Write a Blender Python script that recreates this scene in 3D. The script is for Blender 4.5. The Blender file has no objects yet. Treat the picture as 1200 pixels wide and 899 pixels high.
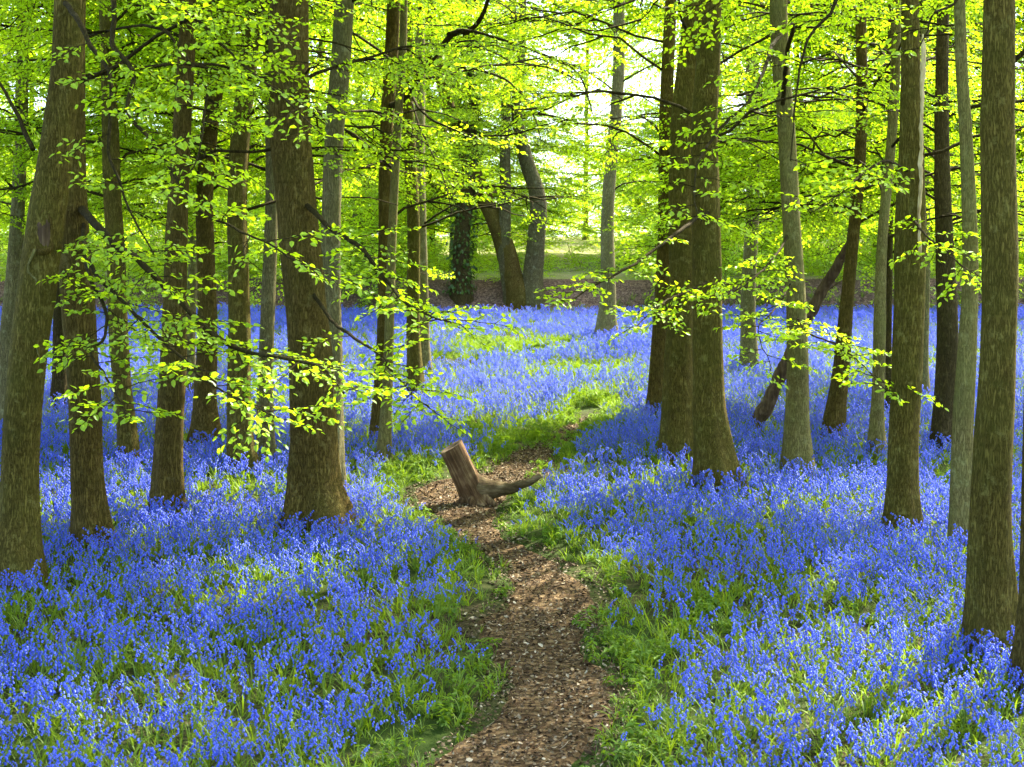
import bpy, math, random
import numpy as np
from mathutils import Vector, Matrix, Euler, noise as mnoise

random.seed(7)
rng = np.random.default_rng(7)
R = math.radians
scene = bpy.context.scene
COL = scene.collection

# ------------------------------------------------------------------ camera
CZ = 2.4                       # camera height in world
FPX = 2000.0                   # focal length in photo pixels (1200 wide)
cam_d = bpy.data.cameras.new('camera')
cam_d.sensor_width = 36.0
cam_d.lens = 36.0 * FPX / 1200.0
cam_d.clip_start = 0.1
cam_d.clip_end = 2000.0
cam_d.dof.use_dof = True
cam_d.dof.focus_distance = 17.0
cam_d.dof.aperture_fstop = 6.3
cam = bpy.data.objects.new('camera', cam_d)
cam.location = (0, 0, CZ)
cam.rotation_euler = (R(90), 0, 0)
COL.objects.link(cam)
scene.camera = cam

# ------------------------------------------------------------------ world and sun
SUN_EL, SUN_AZ = R(52), R(38)          # azimuth from +Y towards +X
world = bpy.data.worlds.new('World')
scene.world = world
world.use_nodes = True
wn = world.node_tree.nodes
wl = world.node_tree.links
bg = wn['Background']
sky = wn.new('ShaderNodeTexSky')
sky.sky_type = 'NISHITA'
sky.sun_disc = False
sky.sun_elevation = SUN_EL
sky.sun_rotation = SUN_AZ
sky.air_density = 1.0
sky.dust_density = 2.5
sky.ozone_density = 1.0
wl.new(sky.outputs[0], bg.inputs[0])
bg.inputs[1].default_value = 0.15

sun_d = bpy.data.lights.new('sun', 'SUN')
sun_d.energy = 5.0
sun_d.angle = R(0.53)
sun_d.color = (1.0, 0.95, 0.86)
sun = bpy.data.objects.new('sun', sun_d)
COL.objects.link(sun)
to_sun = Vector((math.sin(SUN_AZ) * math.cos(SUN_EL), math.cos(SUN_AZ) * math.cos(SUN_EL), math.sin(SUN_EL)))
sun.rotation_euler = (-to_sun).to_track_quat('-Z', 'Y').to_euler()

scene.view_settings.view_transform = 'Standard'
scene.view_settings.look = 'None'
scene.view_settings.gamma = 1.0
scene.view_settings.exposure = 2.5
scene.render.engine = 'CYCLES'
cy = scene.cycles
cy.max_bounces = 6
cy.diffuse_bounces = 5
cy.glossy_bounces = 2
cy.transmission_bounces = 5
cy.use_denoising = True
cy.sample_clamp_indirect = 6.0
cy.caustics_reflective = False
cy.caustics_refractive = False

# ------------------------------------------------------------------ geometry helpers
HC, YV = 3.6, 215.0            # ground plane seen from the camera: drop and vanishing row


def depth_of(py):
    return FPX * HC / (py - YV)


def at(px, py, d):
    return np.array([(px - 600.0) / FPX * d, d, CZ + (449.5 - py) / FPX * d])


SL = (449.5 - YV) / FPX        # slope of the wood's floor


def sstep(a, b, t):
    u = np.clip((t - a) / (b - a), 0, 1)
    return u * u * (3 - 2 * u)


def vnoise(x, y, seed=0):
    """smooth value noise, arrays in, about -1..1"""
    x = np.asarray(x, float); y = np.asarray(y, float)
    xi = np.floor(x).astype(np.int64); yi = np.floor(y).astype(np.int64)
    xf = x - xi; yf = y - yi
    u = xf * xf * (3 - 2 * xf); v = yf * yf * (3 - 2 * yf)

    def h(a, b):
        n = (a * 374761393 + b * 668265263 + seed * 974634777) & 0x7fffffff
        n = ((n ^ (n >> 13)) * 1274126177) & 0x7fffffff
        n = n ^ (n >> 16)
        return (n % 65536) / 32768.0 - 1.0
    return (h(xi, yi) * (1 - u) + h(xi + 1, yi) * u) * (1 - v) + (h(xi, yi + 1) * (1 - u) + h(xi + 1, yi + 1) * u) * v


def fnoise(x, y, seed=0, o=3):
    s = 0; a = 1; t = 0
    x = np.asarray(x, float); y = np.asarray(y, float)
    for i in range(o):
        s = s + a * vnoise(x * 2 ** i, y * 2 ** i, seed + i * 17); t += a; a *= .5
    return s / t


# path: photo rows with its two edges, turned into ground positions
PATH_PX = [(985, 455, 690), (930, 475, 700), (899, 492, 702), (870, 520, 712), (835, 570, 735), (800, 588, 732), (775, 572, 712), (750, 548, 690),
           (725, 548, 712), (705, 580, 716), (685, 590, 704), (665, 580, 672), (645, 556, 640), (625, 530, 600),
           (608, 508, 585), (592, 482, 590), (578, 478, 604), (566, 500, 622), (555, 560, 640), (542, 585, 650),
           (530, 605, 656), (518, 632, 664), (508, 650, 676), (498, 664, 684), (488, 676, 688)]
_pd = np.array([depth_of(p[0]) for p in PATH_PX])
_pl = np.array([(p[1] - 600) / FPX for p in PATH_PX]) * _pd
_pr = np.array([(p[2] - 600) / FPX for p in PATH_PX]) * _pd


def path_edges(y):
    l = np.interp(y, _pd, _pl); r = np.interp(y, _pd, _pr)
    out = (y < _pd[0]) | (y > _pd[-1])
    return np.where(out, 99., l), np.where(out, 99., r)


def path_dist(x, y):
    """distance outside the path (negative inside)"""
    l, r = path_edges(y)
    return np.maximum(l - x, x - r)


def terrain(x, y):
    x = np.asarray(x, float); y = np.asarray(y, float)
    base = CZ - HC + SL * np.clip(y, -30, 47.6)
    # photographer's knoll
    k = 1 - sstep(2.0, 9.5, y)
    base = base * (1 - k) + (CZ - 1.6) * k
    edge = 46.7 + 0.9 * vnoise(x * .25, x * 0 + 3.3, 5)
    base = base + 1.0 * sstep(edge, edge + 1.8, y)
    base = base + 0.105 * np.clip(y - 49.0, 0, 75) + 0.02 * np.clip(y - 124, 0, 400)
    und = 0.06 * fnoise(x * .45, y * .45, 2, 2) + 0.02 * vnoise(x * 1.7, y * 1.7, 9)
    und = und + 0.25 * vnoise(x * .12 + 7, y * .12, 21) * sstep(50, 60, y)
    pd = path_dist(x, y)
    dip = -0.05 * (1 - sstep(-0.25, 0.25, pd))
    return base + und + dip


def new_obj(name, me, parent=None, loc=None):
    o = bpy.data.objects.new(name, me)
    COL.objects.link(o)
    if parent is not None:
        o.parent = parent
    if loc is not None:
        o.location = loc
    return o


def tag(o, label=None, cat=None, group=None, kind=None):
    if label: o['label'] = label
    if cat: o['category'] = cat
    if group: o['group'] = group
    if kind: o['kind'] = kind
    return o


def empty(name, loc):
    o = bpy.data.objects.new(name, None)
    o.empty_display_size = 0.2
    COL.objects.link(o)
    o.location = loc
    return o


class MB:
    """collects verts and faces (with a material index) for one mesh"""

    def __init__(self):
        self.v = []; self.f = []; self.m = []; self.n = 0; self.uv = None

    def add(self, verts, faces, mat=0):
        b = self.n
        self.v.extend([tuple(map(float, p)) for p in verts])
        self.f.extend([tuple(i + b for i in q) for q in faces])
        self.m.extend([mat] * len(faces))
        self.n += len(verts)

    def mesh(self, name, mats, smooth=True):
        me = bpy.data.meshes.new(name)
        me.from_pydata(self.v, [], self.f)
        for m in mats: me.materials.append(m)
        if len(mats) > 1: me.polygons.foreach_set('material_index', self.m)
        if smooth: me.polygons.foreach_set('use_smooth', [True] * len(self.f))
        me.update()
        return me


def frame_for(t):
    t = t / (np.linalg.norm(t) + 1e-9)
    a = np.array([0, 1, 0]) if abs(t[1]) < .8 else np.array([1, 0, 0])
    u = np.cross(t, a); u /= np.linalg.norm(u)
    return u, np.cross(t, u)


def tube(mb, pts, rad, seg=6, mat=0, cap=True):
    pts = np.asarray(pts, float)
    n = len(pts)
    tg = np.gradient(pts, axis=0)
    vs = []
    u, v = frame_for(tg[0])
    for i in range(n):
        t = tg[i] / (np.linalg.norm(tg[i]) + 1e-9)
        u = u - t * np.dot(u, t); u /= np.linalg.norm(u) + 1e-9
        v = np.cross(t, u)
        for k in range(seg):
            a = 2 * math.pi * k / seg
            vs.append(pts[i] + rad[i] * (math.cos(a) * u + math.sin(a) * v))
    fs = []
    for i in range(n - 1):
        for k in range(seg):
            k2 = (k + 1) % seg
            fs.append((i * seg + k, i * seg + k2, (i + 1) * seg + k2, (i + 1) * seg + k))
    if cap:
        fs.append(tuple(reversed(range(seg))))
        fs.append(tuple((n - 1) * seg + k for k in range(seg)))
    mb.add(vs, fs, mat)


def smooth_path(pts, step):
    """Catmull-Rom through pts (n,k) resampled about every step in the first three columns"""
    P = np.asarray(pts, float)
    P = np.vstack([2 * P[0] - P[1], P, 2 * P[-1] - P[-2]])
    out = []
    for i in range(1, len(P) - 2):
        p0, p1, p2, p3 = P[i - 1], P[i], P[i + 1], P[i + 2]
        n = max(2, int(np.linalg.norm((p2 - p1)[:3]) / step))
        for k in range(n):
            t = k / n
            out.append(.5 * ((2 * p1) + (-p0 + p2) * t + (2 * p0 - 5 * p1 + 4 * p2 - p3) * t * t + (-p0 + 3 * p1 - 3 * p2 + p3) * t ** 3))
    out.append(P[-2])
    return np.array(out)


# ------------------------------------------------------------------ materials
def mat_new(name):
    m = bpy.data.materials.new(name)
    m.use_nodes = True
    nt = m.node_tree
    for n in list(nt.nodes): nt.nodes.remove(n)
    out = nt.nodes.new('ShaderNodeOutputMaterial')
    return m, nt, nt.nodes, nt.links, out


def ramp(nodes, stops):
    r = nodes.new('ShaderNodeValToRGB')
    e = r.color_ramp.elements
    while len(e) > 1: e.remove(e[-1])
    e[0].position = stops[0][0]; e[0].color = (*stops[0][1], 1)
    for p, c in stops[1:]:
        x = e.new(p); x.color = (*c, 1)
    return r


def leaf_mat(name, dark, light, trans, tfac=0.5, gloss=0.06, rough=.35, pale=None):
    m, nt, N, L, out = mat_new(name)
    oi = N.new('ShaderNodeObjectInfo')
    geo = N.new('ShaderNodeNewGeometry')
    tc = N.new('ShaderNodeTexCoord')
    ns = N.new('ShaderNodeTexNoise'); ns.inputs['Scale'].default_value = 9.0
    L.new(geo.outputs['Position'], ns.inputs['Vector'])
    ad = N.new('ShaderNodeMath'); ad.operation = 'ADD'
    ml = N.new('ShaderNodeMath'); ml.operation = 'MULTIPLY'; ml.inputs[1].default_value = .45
    L.new(geo.outputs['Random Per Island'], ml.inputs[0])
    ml2 = N.new('ShaderNodeMath'); ml2.operation = 'MULTIPLY_ADD'; ml2.inputs[1].default_value = .3
    L.new(oi.outputs['Random'], ml2.inputs[0]); L.new(ml.outputs[0], ml2.inputs[2])
    ml3 = N.new('ShaderNodeMath'); ml3.operation = 'MULTIPLY_ADD'; ml3.inputs[1].default_value = .3
    L.new(ns.outputs[0], ml3.inputs[0]); L.new(ml2.outputs[0], ml3.inputs[2])
    c1 = ramp(N, [(0.1, dark), (.78, light)] + ([(.92, pale)] if pale else [])); L.new(ml3.outputs[0], c1.inputs[0])
    c2 = N.new('ShaderNodeMix'); c2.data_type = 'RGBA'; c2.blend_type = 'MIX'
    c2.inputs[6].default_value = (*[a * .72 for a in trans], 1); c2.inputs[7].default_value = (*trans, 1)
    L.new(ml3.outputs[0], c2.inputs[0])
    df = N.new('ShaderNodeBsdfDiffuse'); L.new(c1.outputs[0], df.inputs[0])
    tr = N.new('ShaderNodeBsdfTranslucent'); L.new(c2.outputs[2], tr.inputs[0])
    mx = N.new('ShaderNodeMixShader'); mx.inputs[0].default_value = tfac
    L.new(df.outputs[0], mx.inputs[1]); L.new(tr.outputs[0], mx.inputs[2])
    gl = N.new('ShaderNodeBsdfGlossy'); gl.inputs['Roughness'].default_value = rough
    mx2 = N.new('ShaderNodeMixShader'); mx2.inputs[0].default_value = gloss
    L.new(mx.outputs[0], mx2.inputs[1]); L.new(gl.outputs[0], mx2.inputs[2])
    L.new(mx2.outputs[0], out.inputs[0])
    return m


def bark_mat(name, dark, mid, light, moss=(.06, .075, .015), mossy=.5, fine=1.0, bump=.6):
    m, nt, N, L, out = mat_new(name)
    tc = N.new('ShaderNodeTexCoord')
    oi = N.new('ShaderNodeObjectInfo')
    mp = N.new('ShaderNodeMapping'); mp.inputs['Scale'].default_value = (24 * fine, 24 * fine, 3.6)
    L.new(tc.outputs['Object'], mp.inputs[0])
    n1 = N.new('ShaderNodeTexNoise'); n1.inputs['Scale'].default_value = 2.4; n1.inputs['Detail'].default_value = 6; n1.inputs['Roughness'].default_value = .62
    L.new(mp.outputs[0], n1.inputs['Vector'])
    # fissures: ridged
    s = N.new('ShaderNodeMath'); s.operation = 'SUBTRACT'; s.inputs[1].default_value = .5; L.new(n1.outputs[0], s.inputs[0])
    ab = N.new('ShaderNodeMath'); ab.operation = 'ABSOLUTE'; L.new(s.outputs[0], ab.inputs[0])
    rg = N.new('ShaderNodeMapRange'); rg.inputs[1].default_value = 0; rg.inputs[2].default_value = .075; L.new(ab.outputs[0], rg.inputs[0])
    # broad blotches
    n2 = N.new('ShaderNodeTexNoise'); n2.inputs['Scale'].default_value = 2.2; n2.inputs['Detail'].default_value = 4
    mp2 = N.new('ShaderNodeMapping'); mp2.inputs['Scale'].default_value = (1, 1, .45); L.new(tc.outputs['Object'], mp2.inputs[0])
    L.new(mp2.outputs[0], n2.inputs['Vector'])
    # horizontal rings of smooth bark
    mp3 = N.new('ShaderNodeMapping'); mp3.inputs['Scale'].default_value = (1.2, 1.2, 26); L.new(tc.outputs['Object'], mp3.inputs[0])
    n3 = N.new('ShaderNodeTexNoise'); n3.inputs['Scale'].default_value = 1.0; n3.inputs['Detail'].default_value = 3; L.new(mp3.outputs[0], n3.inputs['Vector'])
    c = ramp(N, [(.25, dark), (.5, mid), (.78, light)])
    mixv = N.new('ShaderNodeMath'); mixv.operation = 'MULTIPLY_ADD'; mixv.inputs[1].default_value = .55
    h2 = N.new('ShaderNodeMath'); h2.operation = 'MULTIPLY'; h2.inputs[1].default_value = .45; L.new(n2.outputs[0], h2.inputs[0])
    L.new(n1.outputs[0], mixv.inputs[0]); L.new(h2.outputs[0], mixv.inputs[2]); L.new(mixv.outputs[0], c.inputs[0])
    fi = N.new('ShaderNodeMix'); fi.data_type = 'RGBA'; fi.blend_type = 'MULTIPLY'
    fr = ramp(N, [(0, (.22, .20, .16)), (1, (1, 1, 1))]); L.new(rg.outputs[0], fr.inputs[0])
    fi.inputs[0].default_value = .8; L.new(c.outputs[0], fi.inputs[6]); L.new(fr.outputs[0], fi.inputs[7])
    rr = ramp(N, [(.36, (.72, .70, .66)), (.46, (1, 1, 1))]); L.new(n3.outputs[0], rr.inputs[0])
    ri = N.new('ShaderNodeMix'); ri.data_type = 'RGBA'; ri.blend_type = 'MULTIPLY'; ri.inputs[0].default_value = .45
    L.new(fi.outputs[2], ri.inputs[6]); L.new(rr.outputs[0], ri.inputs[7])
    n4 = N.new('ShaderNodeTexNoise'); n4.inputs['Scale'].default_value = 1.3; n4.inputs['Detail'].default_value = 6; n4.inputs['Roughness'].default_value = .7
    L.new(tc.outputs['Object'], n4.inputs['Vector'])
    mr = N.new('ShaderNodeMapRange'); mr.inputs[1].default_value = .42; mr.inputs[2].default_value = .68; mr.inputs[4].default_value = mossy
    L.new(n4.outputs[0], mr.inputs[0])
    mo = N.new('ShaderNodeMix'); mo.data_type = 'RGBA'; mo.inputs[7].default_value = (*moss, 1)
    L.new(mr.outputs[0], mo.inputs[0]); L.new(ri.outputs[2], mo.inputs[6])
    n5 = N.new('ShaderNodeTexNoise'); n5.inputs['Scale'].default_value = 7.5; n5.inputs['Detail'].default_value = 5; n5.inputs['Roughness'].default_value = .75
    L.new(tc.outputs['Object'], n5.inputs['Vector'])
    lr = N.new('ShaderNodeMapRange'); lr.inputs[1].default_value = .56; lr.inputs[2].default_value = .66; lr.inputs[4].default_value = .55
    L.new(n5.outputs[0], lr.inputs[0])
    lc = N.new('ShaderNodeMix'); lc.data_type = 'RGBA'; lc.inputs[7].default_value = (light[0] * .95, light[1] * 1.08, light[2] * 1.15, 1)
    L.new(lr.outputs[0], lc.inputs[0]); L.new(mo.outputs[2], lc.inputs[6])
    b = N.new('ShaderNodeBsdfPrincipled'); b.inputs['Roughness'].default_value = .85
    b.inputs['Specular IOR Level'].default_value = .06
    L.new(lc.outputs[2], b.inputs['Base Color'])
    hs = N.new('ShaderNodeMath'); hs.operation = 'MULTIPLY_ADD'; hs.inputs[1].default_value = .6; L.new(rg.outputs[0], hs.inputs[0]); L.new(n1.outputs[0], hs.inputs[2])
    bp = N.new('ShaderNodeBump'); bp.inputs['Strength'].default_value = bump; bp.inputs['Distance'].default_value = .05
    L.new(hs.outputs[0], bp.inputs['Height']); L.new(bp.outputs[0], b.inputs['Normal'])
    L.new(b.outputs[0], out.inputs[0])
    return m


BARK = {
    'olive': bark_mat('bark_olive', (.070, .052, .010), (.155, .118, .023), (.27, .21, .05), moss=(.09, .095, .014), mossy=.55, bump=.7),
    'brown': bark_mat('bark_brown', (.062, .042, .009), (.14, .096, .021), (.24, .17, .045), moss=(.08, .08, .012), mossy=.4, bump=.7),
    'grey': bark_mat('bark_grey', (.10, .083, .034), (.19, .16, .066), (.31, .265, .125), moss=(.10, .11, .04), mossy=.4, fine=1.0, bump=.35),
    'pale': bark_mat('bark_pale', (.09, .073, .023), (.185, .152, .05), (.29, .24, .09), moss=(.14, .16, .04), mossy=.5, fine=1.0, bump=.3),
    'lichen': bark_mat('bark_lichen', (.07, .056, .022), (.17, .14, .062), (.30, .26, .13), moss=(.10, .11, .03), mossy=.5, bump=.8),
    'dark': bark_mat('bark_dark', (.035, .025, .009), (.08, .058, .02), (.14, .10, .038), moss=(.05, .055, .012), mossy=.3),
}
M_TWIG = bark_mat('twig_bark', (.028, .020, .006), (.055, .040, .012), (.095, .07, .024), mossy=.15)
M_LEAF = leaf_mat('beech_leaf', (.17, .30, .005), (.42, .62, .014), (.62, .86, .012), tfac=.60, gloss=.03, rough=.42)
M_BELL = leaf_mat('bluebell_petal', (.026, .058, .56), (.105, .170, .84), (.065, .10, .80), tfac=.3, gloss=.05, rough=.45, pale=(.29, .37, .88))
M_STALK = leaf_mat('bluebell_stalk', (.09, .15, .012), (.16, .23, .02), (.2, .32, .015), tfac=.2, gloss=.02, rough=.5)
M_BLADE = leaf_mat('bluebell_leaf', (.07, .135, .006), (.17, .27, .012), (.30, .44, .012), tfac=.35, gloss=.025, rough=.5)
M_HERB = leaf_mat('herb_leaf', (.06, .12, .008), (.14, .24, .015), (.25, .40, .012), tfac=.35, gloss=.02, rough=.55)


def litter_mat():
    m, nt, N, L, out = mat_new('leaf_litter')
    oi = N.new('ShaderNodeObjectInfo'); geo = N.new('ShaderNodeNewGeometry')
    ad = N.new('ShaderNodeMath'); ad.operation = 'ADD'; L.new(oi.outputs['Random'], ad.inputs[0]); L.new(geo.outputs['Random Per Island'], ad.inputs[1])
    fr = N.new('ShaderNodeMath'); fr.operation = 'FRACT'; L.new(ad.outputs[0], fr.inputs[0])
    c = ramp(N, [(0, (.028, .014, .005)), (.4, (.075, .046, .020)), (.7, (.15, .102, .050)), (.9, (.28, .21, .12)), (1, (.44, .36, .23))])
    L.new(fr.outputs[0], c.inputs[0])
    b = N.new('ShaderNodeBsdfPrincipled'); b.inputs['Roughness'].default_value = .75; b.inputs['Specular IOR Level'].default_value = .12
    L.new(c.outputs[0], b.inputs['Base Color']); L.new(b.outputs[0], out.inputs[0])
    return m


M_LITTER = litter_mat()


def soil_mat(name, cols, green=None, gscale=.6):
    m, nt, N, L, out = mat_new(name)
    geo = N.new('ShaderNodeNewGeometry')
    n1 = N.new('ShaderNodeTexNoise'); n1.inputs['Scale'].default_value = 22; n1.inputs['Detail'].default_value = 8; n1.inputs['Roughness'].default_value = .7
    L.new(geo.outputs['Position'], n1.inputs['Vector'])
    vo = N.new('ShaderNodeTexVoronoi'); vo.inputs['Scale'].default_value = 26; L.new(geo.outputs['Position'], vo.inputs['Vector'])
    c = ramp(N, cols); 
    mm = N.new('ShaderNodeMath'); mm.operation = 'MULTIPLY_ADD'; mm.inputs[1].default_value = .5
    sp = N.new('ShaderNodeSeparateColor'); L.new(vo.outputs['Color'], sp.inputs[0])
    h = N.new('ShaderNodeMath'); h.operation = 'MULTIPLY'; h.inputs[1].default_value = .5; L.new(sp.outputs[0], h.inputs[0])
    L.new(n1.outputs[0], mm.inputs[0]); L.new(h.outputs[0], mm.inputs[2]); L.new(mm.outputs[0], c.inputs[0])
    col = c.outputs[0]
    if green:
        n2 = N.new('ShaderNodeTexNoise'); n2.inputs['Scale'].default_value = gscale; n2.inputs['Detail'].default_value = 6
        L.new(geo.outputs['Position'], n2.inputs['Vector'])
        mr = N.new('ShaderNodeMapRange'); mr.inputs[1].default_value = .35; mr.inputs[2].default_value = .6; L.new(n2.outputs[0], mr.inputs[0])
        mx = N.new('ShaderNodeMix'); mx.data_type = 'RGBA'; mx.inputs[7].default_value = (*green, 1)
        L.new(mr.outputs[0], mx.inputs[0]); L.new(col, mx.inputs[6]); col = mx.outputs[2]
    b = N.new('ShaderNodeBsdfPrincipled'); b.inputs['Roughness'].default_value = .9; b.inputs['Specular IOR Level'].default_value = .06
    L.new(col, b.inputs['Base Color'])
    bp = N.new('ShaderNodeBump'); bp.inputs['Strength'].default_value = .8; bp.inputs['Distance'].default_value = .03
    L.new(mm.outputs[0], bp.inputs['Height']); L.new(bp.outputs[0], b.inputs['Normal'])
    L.new(b.outputs[0], out.inputs[0])
    return m


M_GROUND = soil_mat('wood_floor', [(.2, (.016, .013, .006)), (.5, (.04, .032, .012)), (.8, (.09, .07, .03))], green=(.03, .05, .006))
M_PATH = soil_mat('trodden_litter', [(.2, (.020, .011, .004)), (.45, (.06, .035, .014)), (.65, (.115, .072, .031)), (.85, (.21, .145, .07))])
M_BANK = soil_mat('bank_litter', [(.2, (.05, .03, .022)), (.5, (.12, .075, .052)), (.8, (.24, .16, .11))])
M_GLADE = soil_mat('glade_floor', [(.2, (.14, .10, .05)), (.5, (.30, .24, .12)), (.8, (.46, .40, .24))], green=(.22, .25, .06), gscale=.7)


# ------------------------------------------------------------------ scatter with geometry nodes
PROTO = bpy.data.collections.new('prototypes')     # source shapes for scattered stuff; not part of the scene


def proto(name, me):
    o = bpy.data.objects.new(name, me)
    PROTO.objects.link(o)
    return o


_groups = {}


def scatter_group(protos, key):
    if key in _groups: return _groups[key]
    g = bpy.data.node_groups.new('scatter_' + key, 'GeometryNodeTree')
    g.interface.new_socket('Geometry', in_out='INPUT', socket_type='NodeSocketGeometry')
    g.interface.new_socket('Geometry', in_out='OUTPUT', socket_type='NodeSocketGeometry')
    N, L = g.nodes, g.links
    gi = N.new('NodeGroupInput'); go = N.new('NodeGroupOutput')
    ar = N.new('GeometryNodeInputNamedAttribute'); ar.data_type = 'FLOAT_VECTOR'; ar.inputs[0].default_value = 'rot'
    asx = N.new('GeometryNodeInputNamedAttribute'); asx.data_type = 'FLOAT'; asx.inputs[0].default_value = 'scl'
    av = N.new('GeometryNodeInputNamedAttribute'); av.data_type = 'INT'; av.inputs[0].default_value = 'var'
    er = N.new('FunctionNodeEulerToRotation'); L.new(ar.outputs[0], er.inputs[0])
    jn = N.new('GeometryNodeJoinGeometry')
    for i, p in enumerate(protos):
        oi = N.new('GeometryNodeObjectInfo'); oi.transform_space = 'ORIGINAL'; oi.inputs['Object'].default_value = p
        oi.inputs['As Instance'].default_value = False
        cp = N.new('FunctionNodeCompare'); cp.data_type = 'INT'; cp.operation = 'EQUAL'
        L.new(av.outputs[0], cp.inputs[2]); cp.inputs[3].default_value = i
        ip = N.new('GeometryNodeInstanceOnPoints')
        L.new(gi.outputs[0], ip.inputs['Points']); L.new(cp.outputs[0], ip.inputs['Selection'])
        L.new(oi.outputs['Geometry'], ip.inputs['Instance'])
        L.new(er.outputs[0], ip.inputs['Rotation']); L.new(asx.outputs[0], ip.inputs['Scale'])
        L.new(ip.outputs[0], jn.inputs[0])
    L.new(jn.outputs[0], go.inputs[0])
    _groups[key] = g
    return g


def scatter(name, pts, rot, scl, var, protos, key, parent=None, origin=(0, 0, 0)):
    pts = np.asarray(pts, np.float32) - np.asarray(origin, np.float32)
    n = len(pts)
    me = bpy.data.meshes.new(name)
    me.vertices.add(n)
    me.vertices.foreach_set('co', pts.ravel())
    a = me.attributes.new('rot', 'FLOAT_VECTOR', 'POINT'); a.data.foreach_set('vector', np.asarray(rot, np.float32).ravel())
    a = me.attributes.new('scl', 'FLOAT', 'POINT'); a.data.foreach_set('value', np.asarray(scl, np.float32))
    a = me.attributes.new('var', 'INT', 'POINT'); a.data.foreach_set('value', np.asarray(var, np.int32))
    me.update()
    o = new_obj(name, me, parent, None if parent is not None else origin)
    md = o.modifiers.new('scatter', 'NODES')
    md.node_group = scatter_group(protos, key)
    return o


# ------------------------------------------------------------------ leaf and spray
def leaf_shape(w=.62, fold=.10, droop=.12):
    """unit leaf along +X, up +Z"""
    v = [(0, 0, 0), (.28, w * .46, fold * .8), (.66, w * .42, fold * .6 - droop * .5), (1, 0, -droop),
         (.66, -w * .42, fold * .6 - droop * .5), (.28, -w * .46, fold * .8)]
    f = [(0, 3, 2, 1), (0, 5, 4, 3)]
    return np.array(v), f


LV, LF = leaf_shape()


def spray(rg, length=.95, n_side=9, leaf=(.040, .066), gap=.038, density=1.0):
    """a flat leafy branchlet along +X: twig polylines and leaf frames"""
    twigs = []; leaves = []
    n = 12
    xs = np.linspace(0, length, n)
    wob = rg.uniform(-.06, .06)
    main = np.stack([xs, wob * np.sin(xs * 4) + np.cumsum(rg.normal(0, .006, n)), -.16 * xs ** 2 + np.cumsum(rg.normal(0, .004, n))], 1)
    twigs.append((main, np.linspace(.006, .0018, n)))

    def along(P, t):
        k = t * (len(P) - 1); i = min(int(k), len(P) - 2); f = k - i
        return P[i] * (1 - f) + P[i + 1] * f, P[i + 1] - P[i]

    def put_leaves(P, start):
        ln = np.sum(np.linalg.norm(np.diff(P, axis=0), axis=1))
        m = max(2, int(ln * (1 - start) / gap))
        sd = 1
        for q in range(m + 1):
            t = start + (1 - start) * q / m
            p, tg = along(P, min(t, .999))
            az = math.atan2(tg[1], tg[0])
            sd = -sd
            a = az + (0 if q == m else sd * rg.uniform(.55, 1.15))
            if rg.random() > density: continue
            size = rg.uniform(*leaf) * (1 if q < m else .85)
            leaves.append((p, a, rg.normal(.10, .33), rg.normal(0, .5), size))   # pos, azimuth, droop, roll, size
    for k in range(n_side):
        t = .12 + .8 * k / n_side
        p, tg = along(main, t)
        az = math.atan2(tg[1], tg[0]) + (1 if k % 2 else -1) * rg.uniform(.6, .95)
        l2 = length * rg.uniform(.28, .5) * (1.05 - .65 * t)
        m = 5
        s = np.linspace(0, l2, m)
        tw = np.stack([p[0] + s * math.cos(az) , p[1] + s * math.sin(az), p[2] - .22 * s ** 2 + rg.normal(0, .08) * s], 1)
        twigs.append((tw, np.linspace(.0032, .0012, m)))
        put_leaves(tw, .12)
    put_leaves(main, .55)
    return twigs, leaves


def leaf_matrix(lf):
    p, az, dr, ro, size = lf
    return Matrix.Translation(Vector(p)) @ (Euler((ro, dr, az), 'XYZ').to_matrix().to_4x4()) @ Matrix.Scale(size, 4)


def spray_mesh(name, tw_lf, twig_seg=3):
    mb = MB()
    twigs, leaves = tw_lf
    for P, r in twigs: tube(mb, P[::2] if len(P) > 6 else P, (r[::2] if len(P) > 6 else r), twig_seg, 1, cap=False)
    for lf in leaves:
        M = np.array(leaf_matrix(lf))
        mb.add(LV @ M[:3, :3].T + M[:3, 3], LF, 0)
    return mb.mesh(name, [M_LEAF, M_TWIG], smooth=False)


SPRAYS = [proto('leafy_spray', spray_mesh('leafy_spray', spray(np.random.default_rng(100 + i), length=.75 + .12 * (i % 4)))) for i in range(7)]


def rand_rot(n, tilt, rg):
    return np.stack([rg.normal(0, tilt, n), rg.normal(0, tilt, n), rg.uniform(0, 2 * math.pi, n)], 1)


# ------------------------------------------------------------------ the ground
def grid_mesh(name, xs, ys, mat):
    X, Y = np.meshgrid(xs, ys)
    Z = terrain(X, Y)
    v = np.stack([X.ravel(), Y.ravel(), Z.ravel()], 1)
    nx, ny = len(xs), len(ys)
    i = np.arange(nx - 1)[None, :] + nx * np.arange(ny - 1)[:, None]
    f = np.stack([i, i + 1, i + nx + 1, i + nx], -1).reshape(-1, 4)
    me = bpy.data.meshes.new(name)
    me.vertices.add(len(v)); me.vertices.foreach_set('co', v.ravel())
    me.loops.add(f.size); me.loops.foreach_set('vertex_index', f.ravel())
    me.polygons.add(len(f)); me.polygons.foreach_set('loop_start', np.arange(0, f.size, 4)); me.polygons.foreach_set('loop_total', np.full(len(f), 4))
    me.update(calc_edges=True)
    for m in (mat if isinstance(mat, list) else [mat]): me.materials.append(m)
    me.polygons.foreach_set('use_smooth', [True] * len(f))
    return me, f, v


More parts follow.
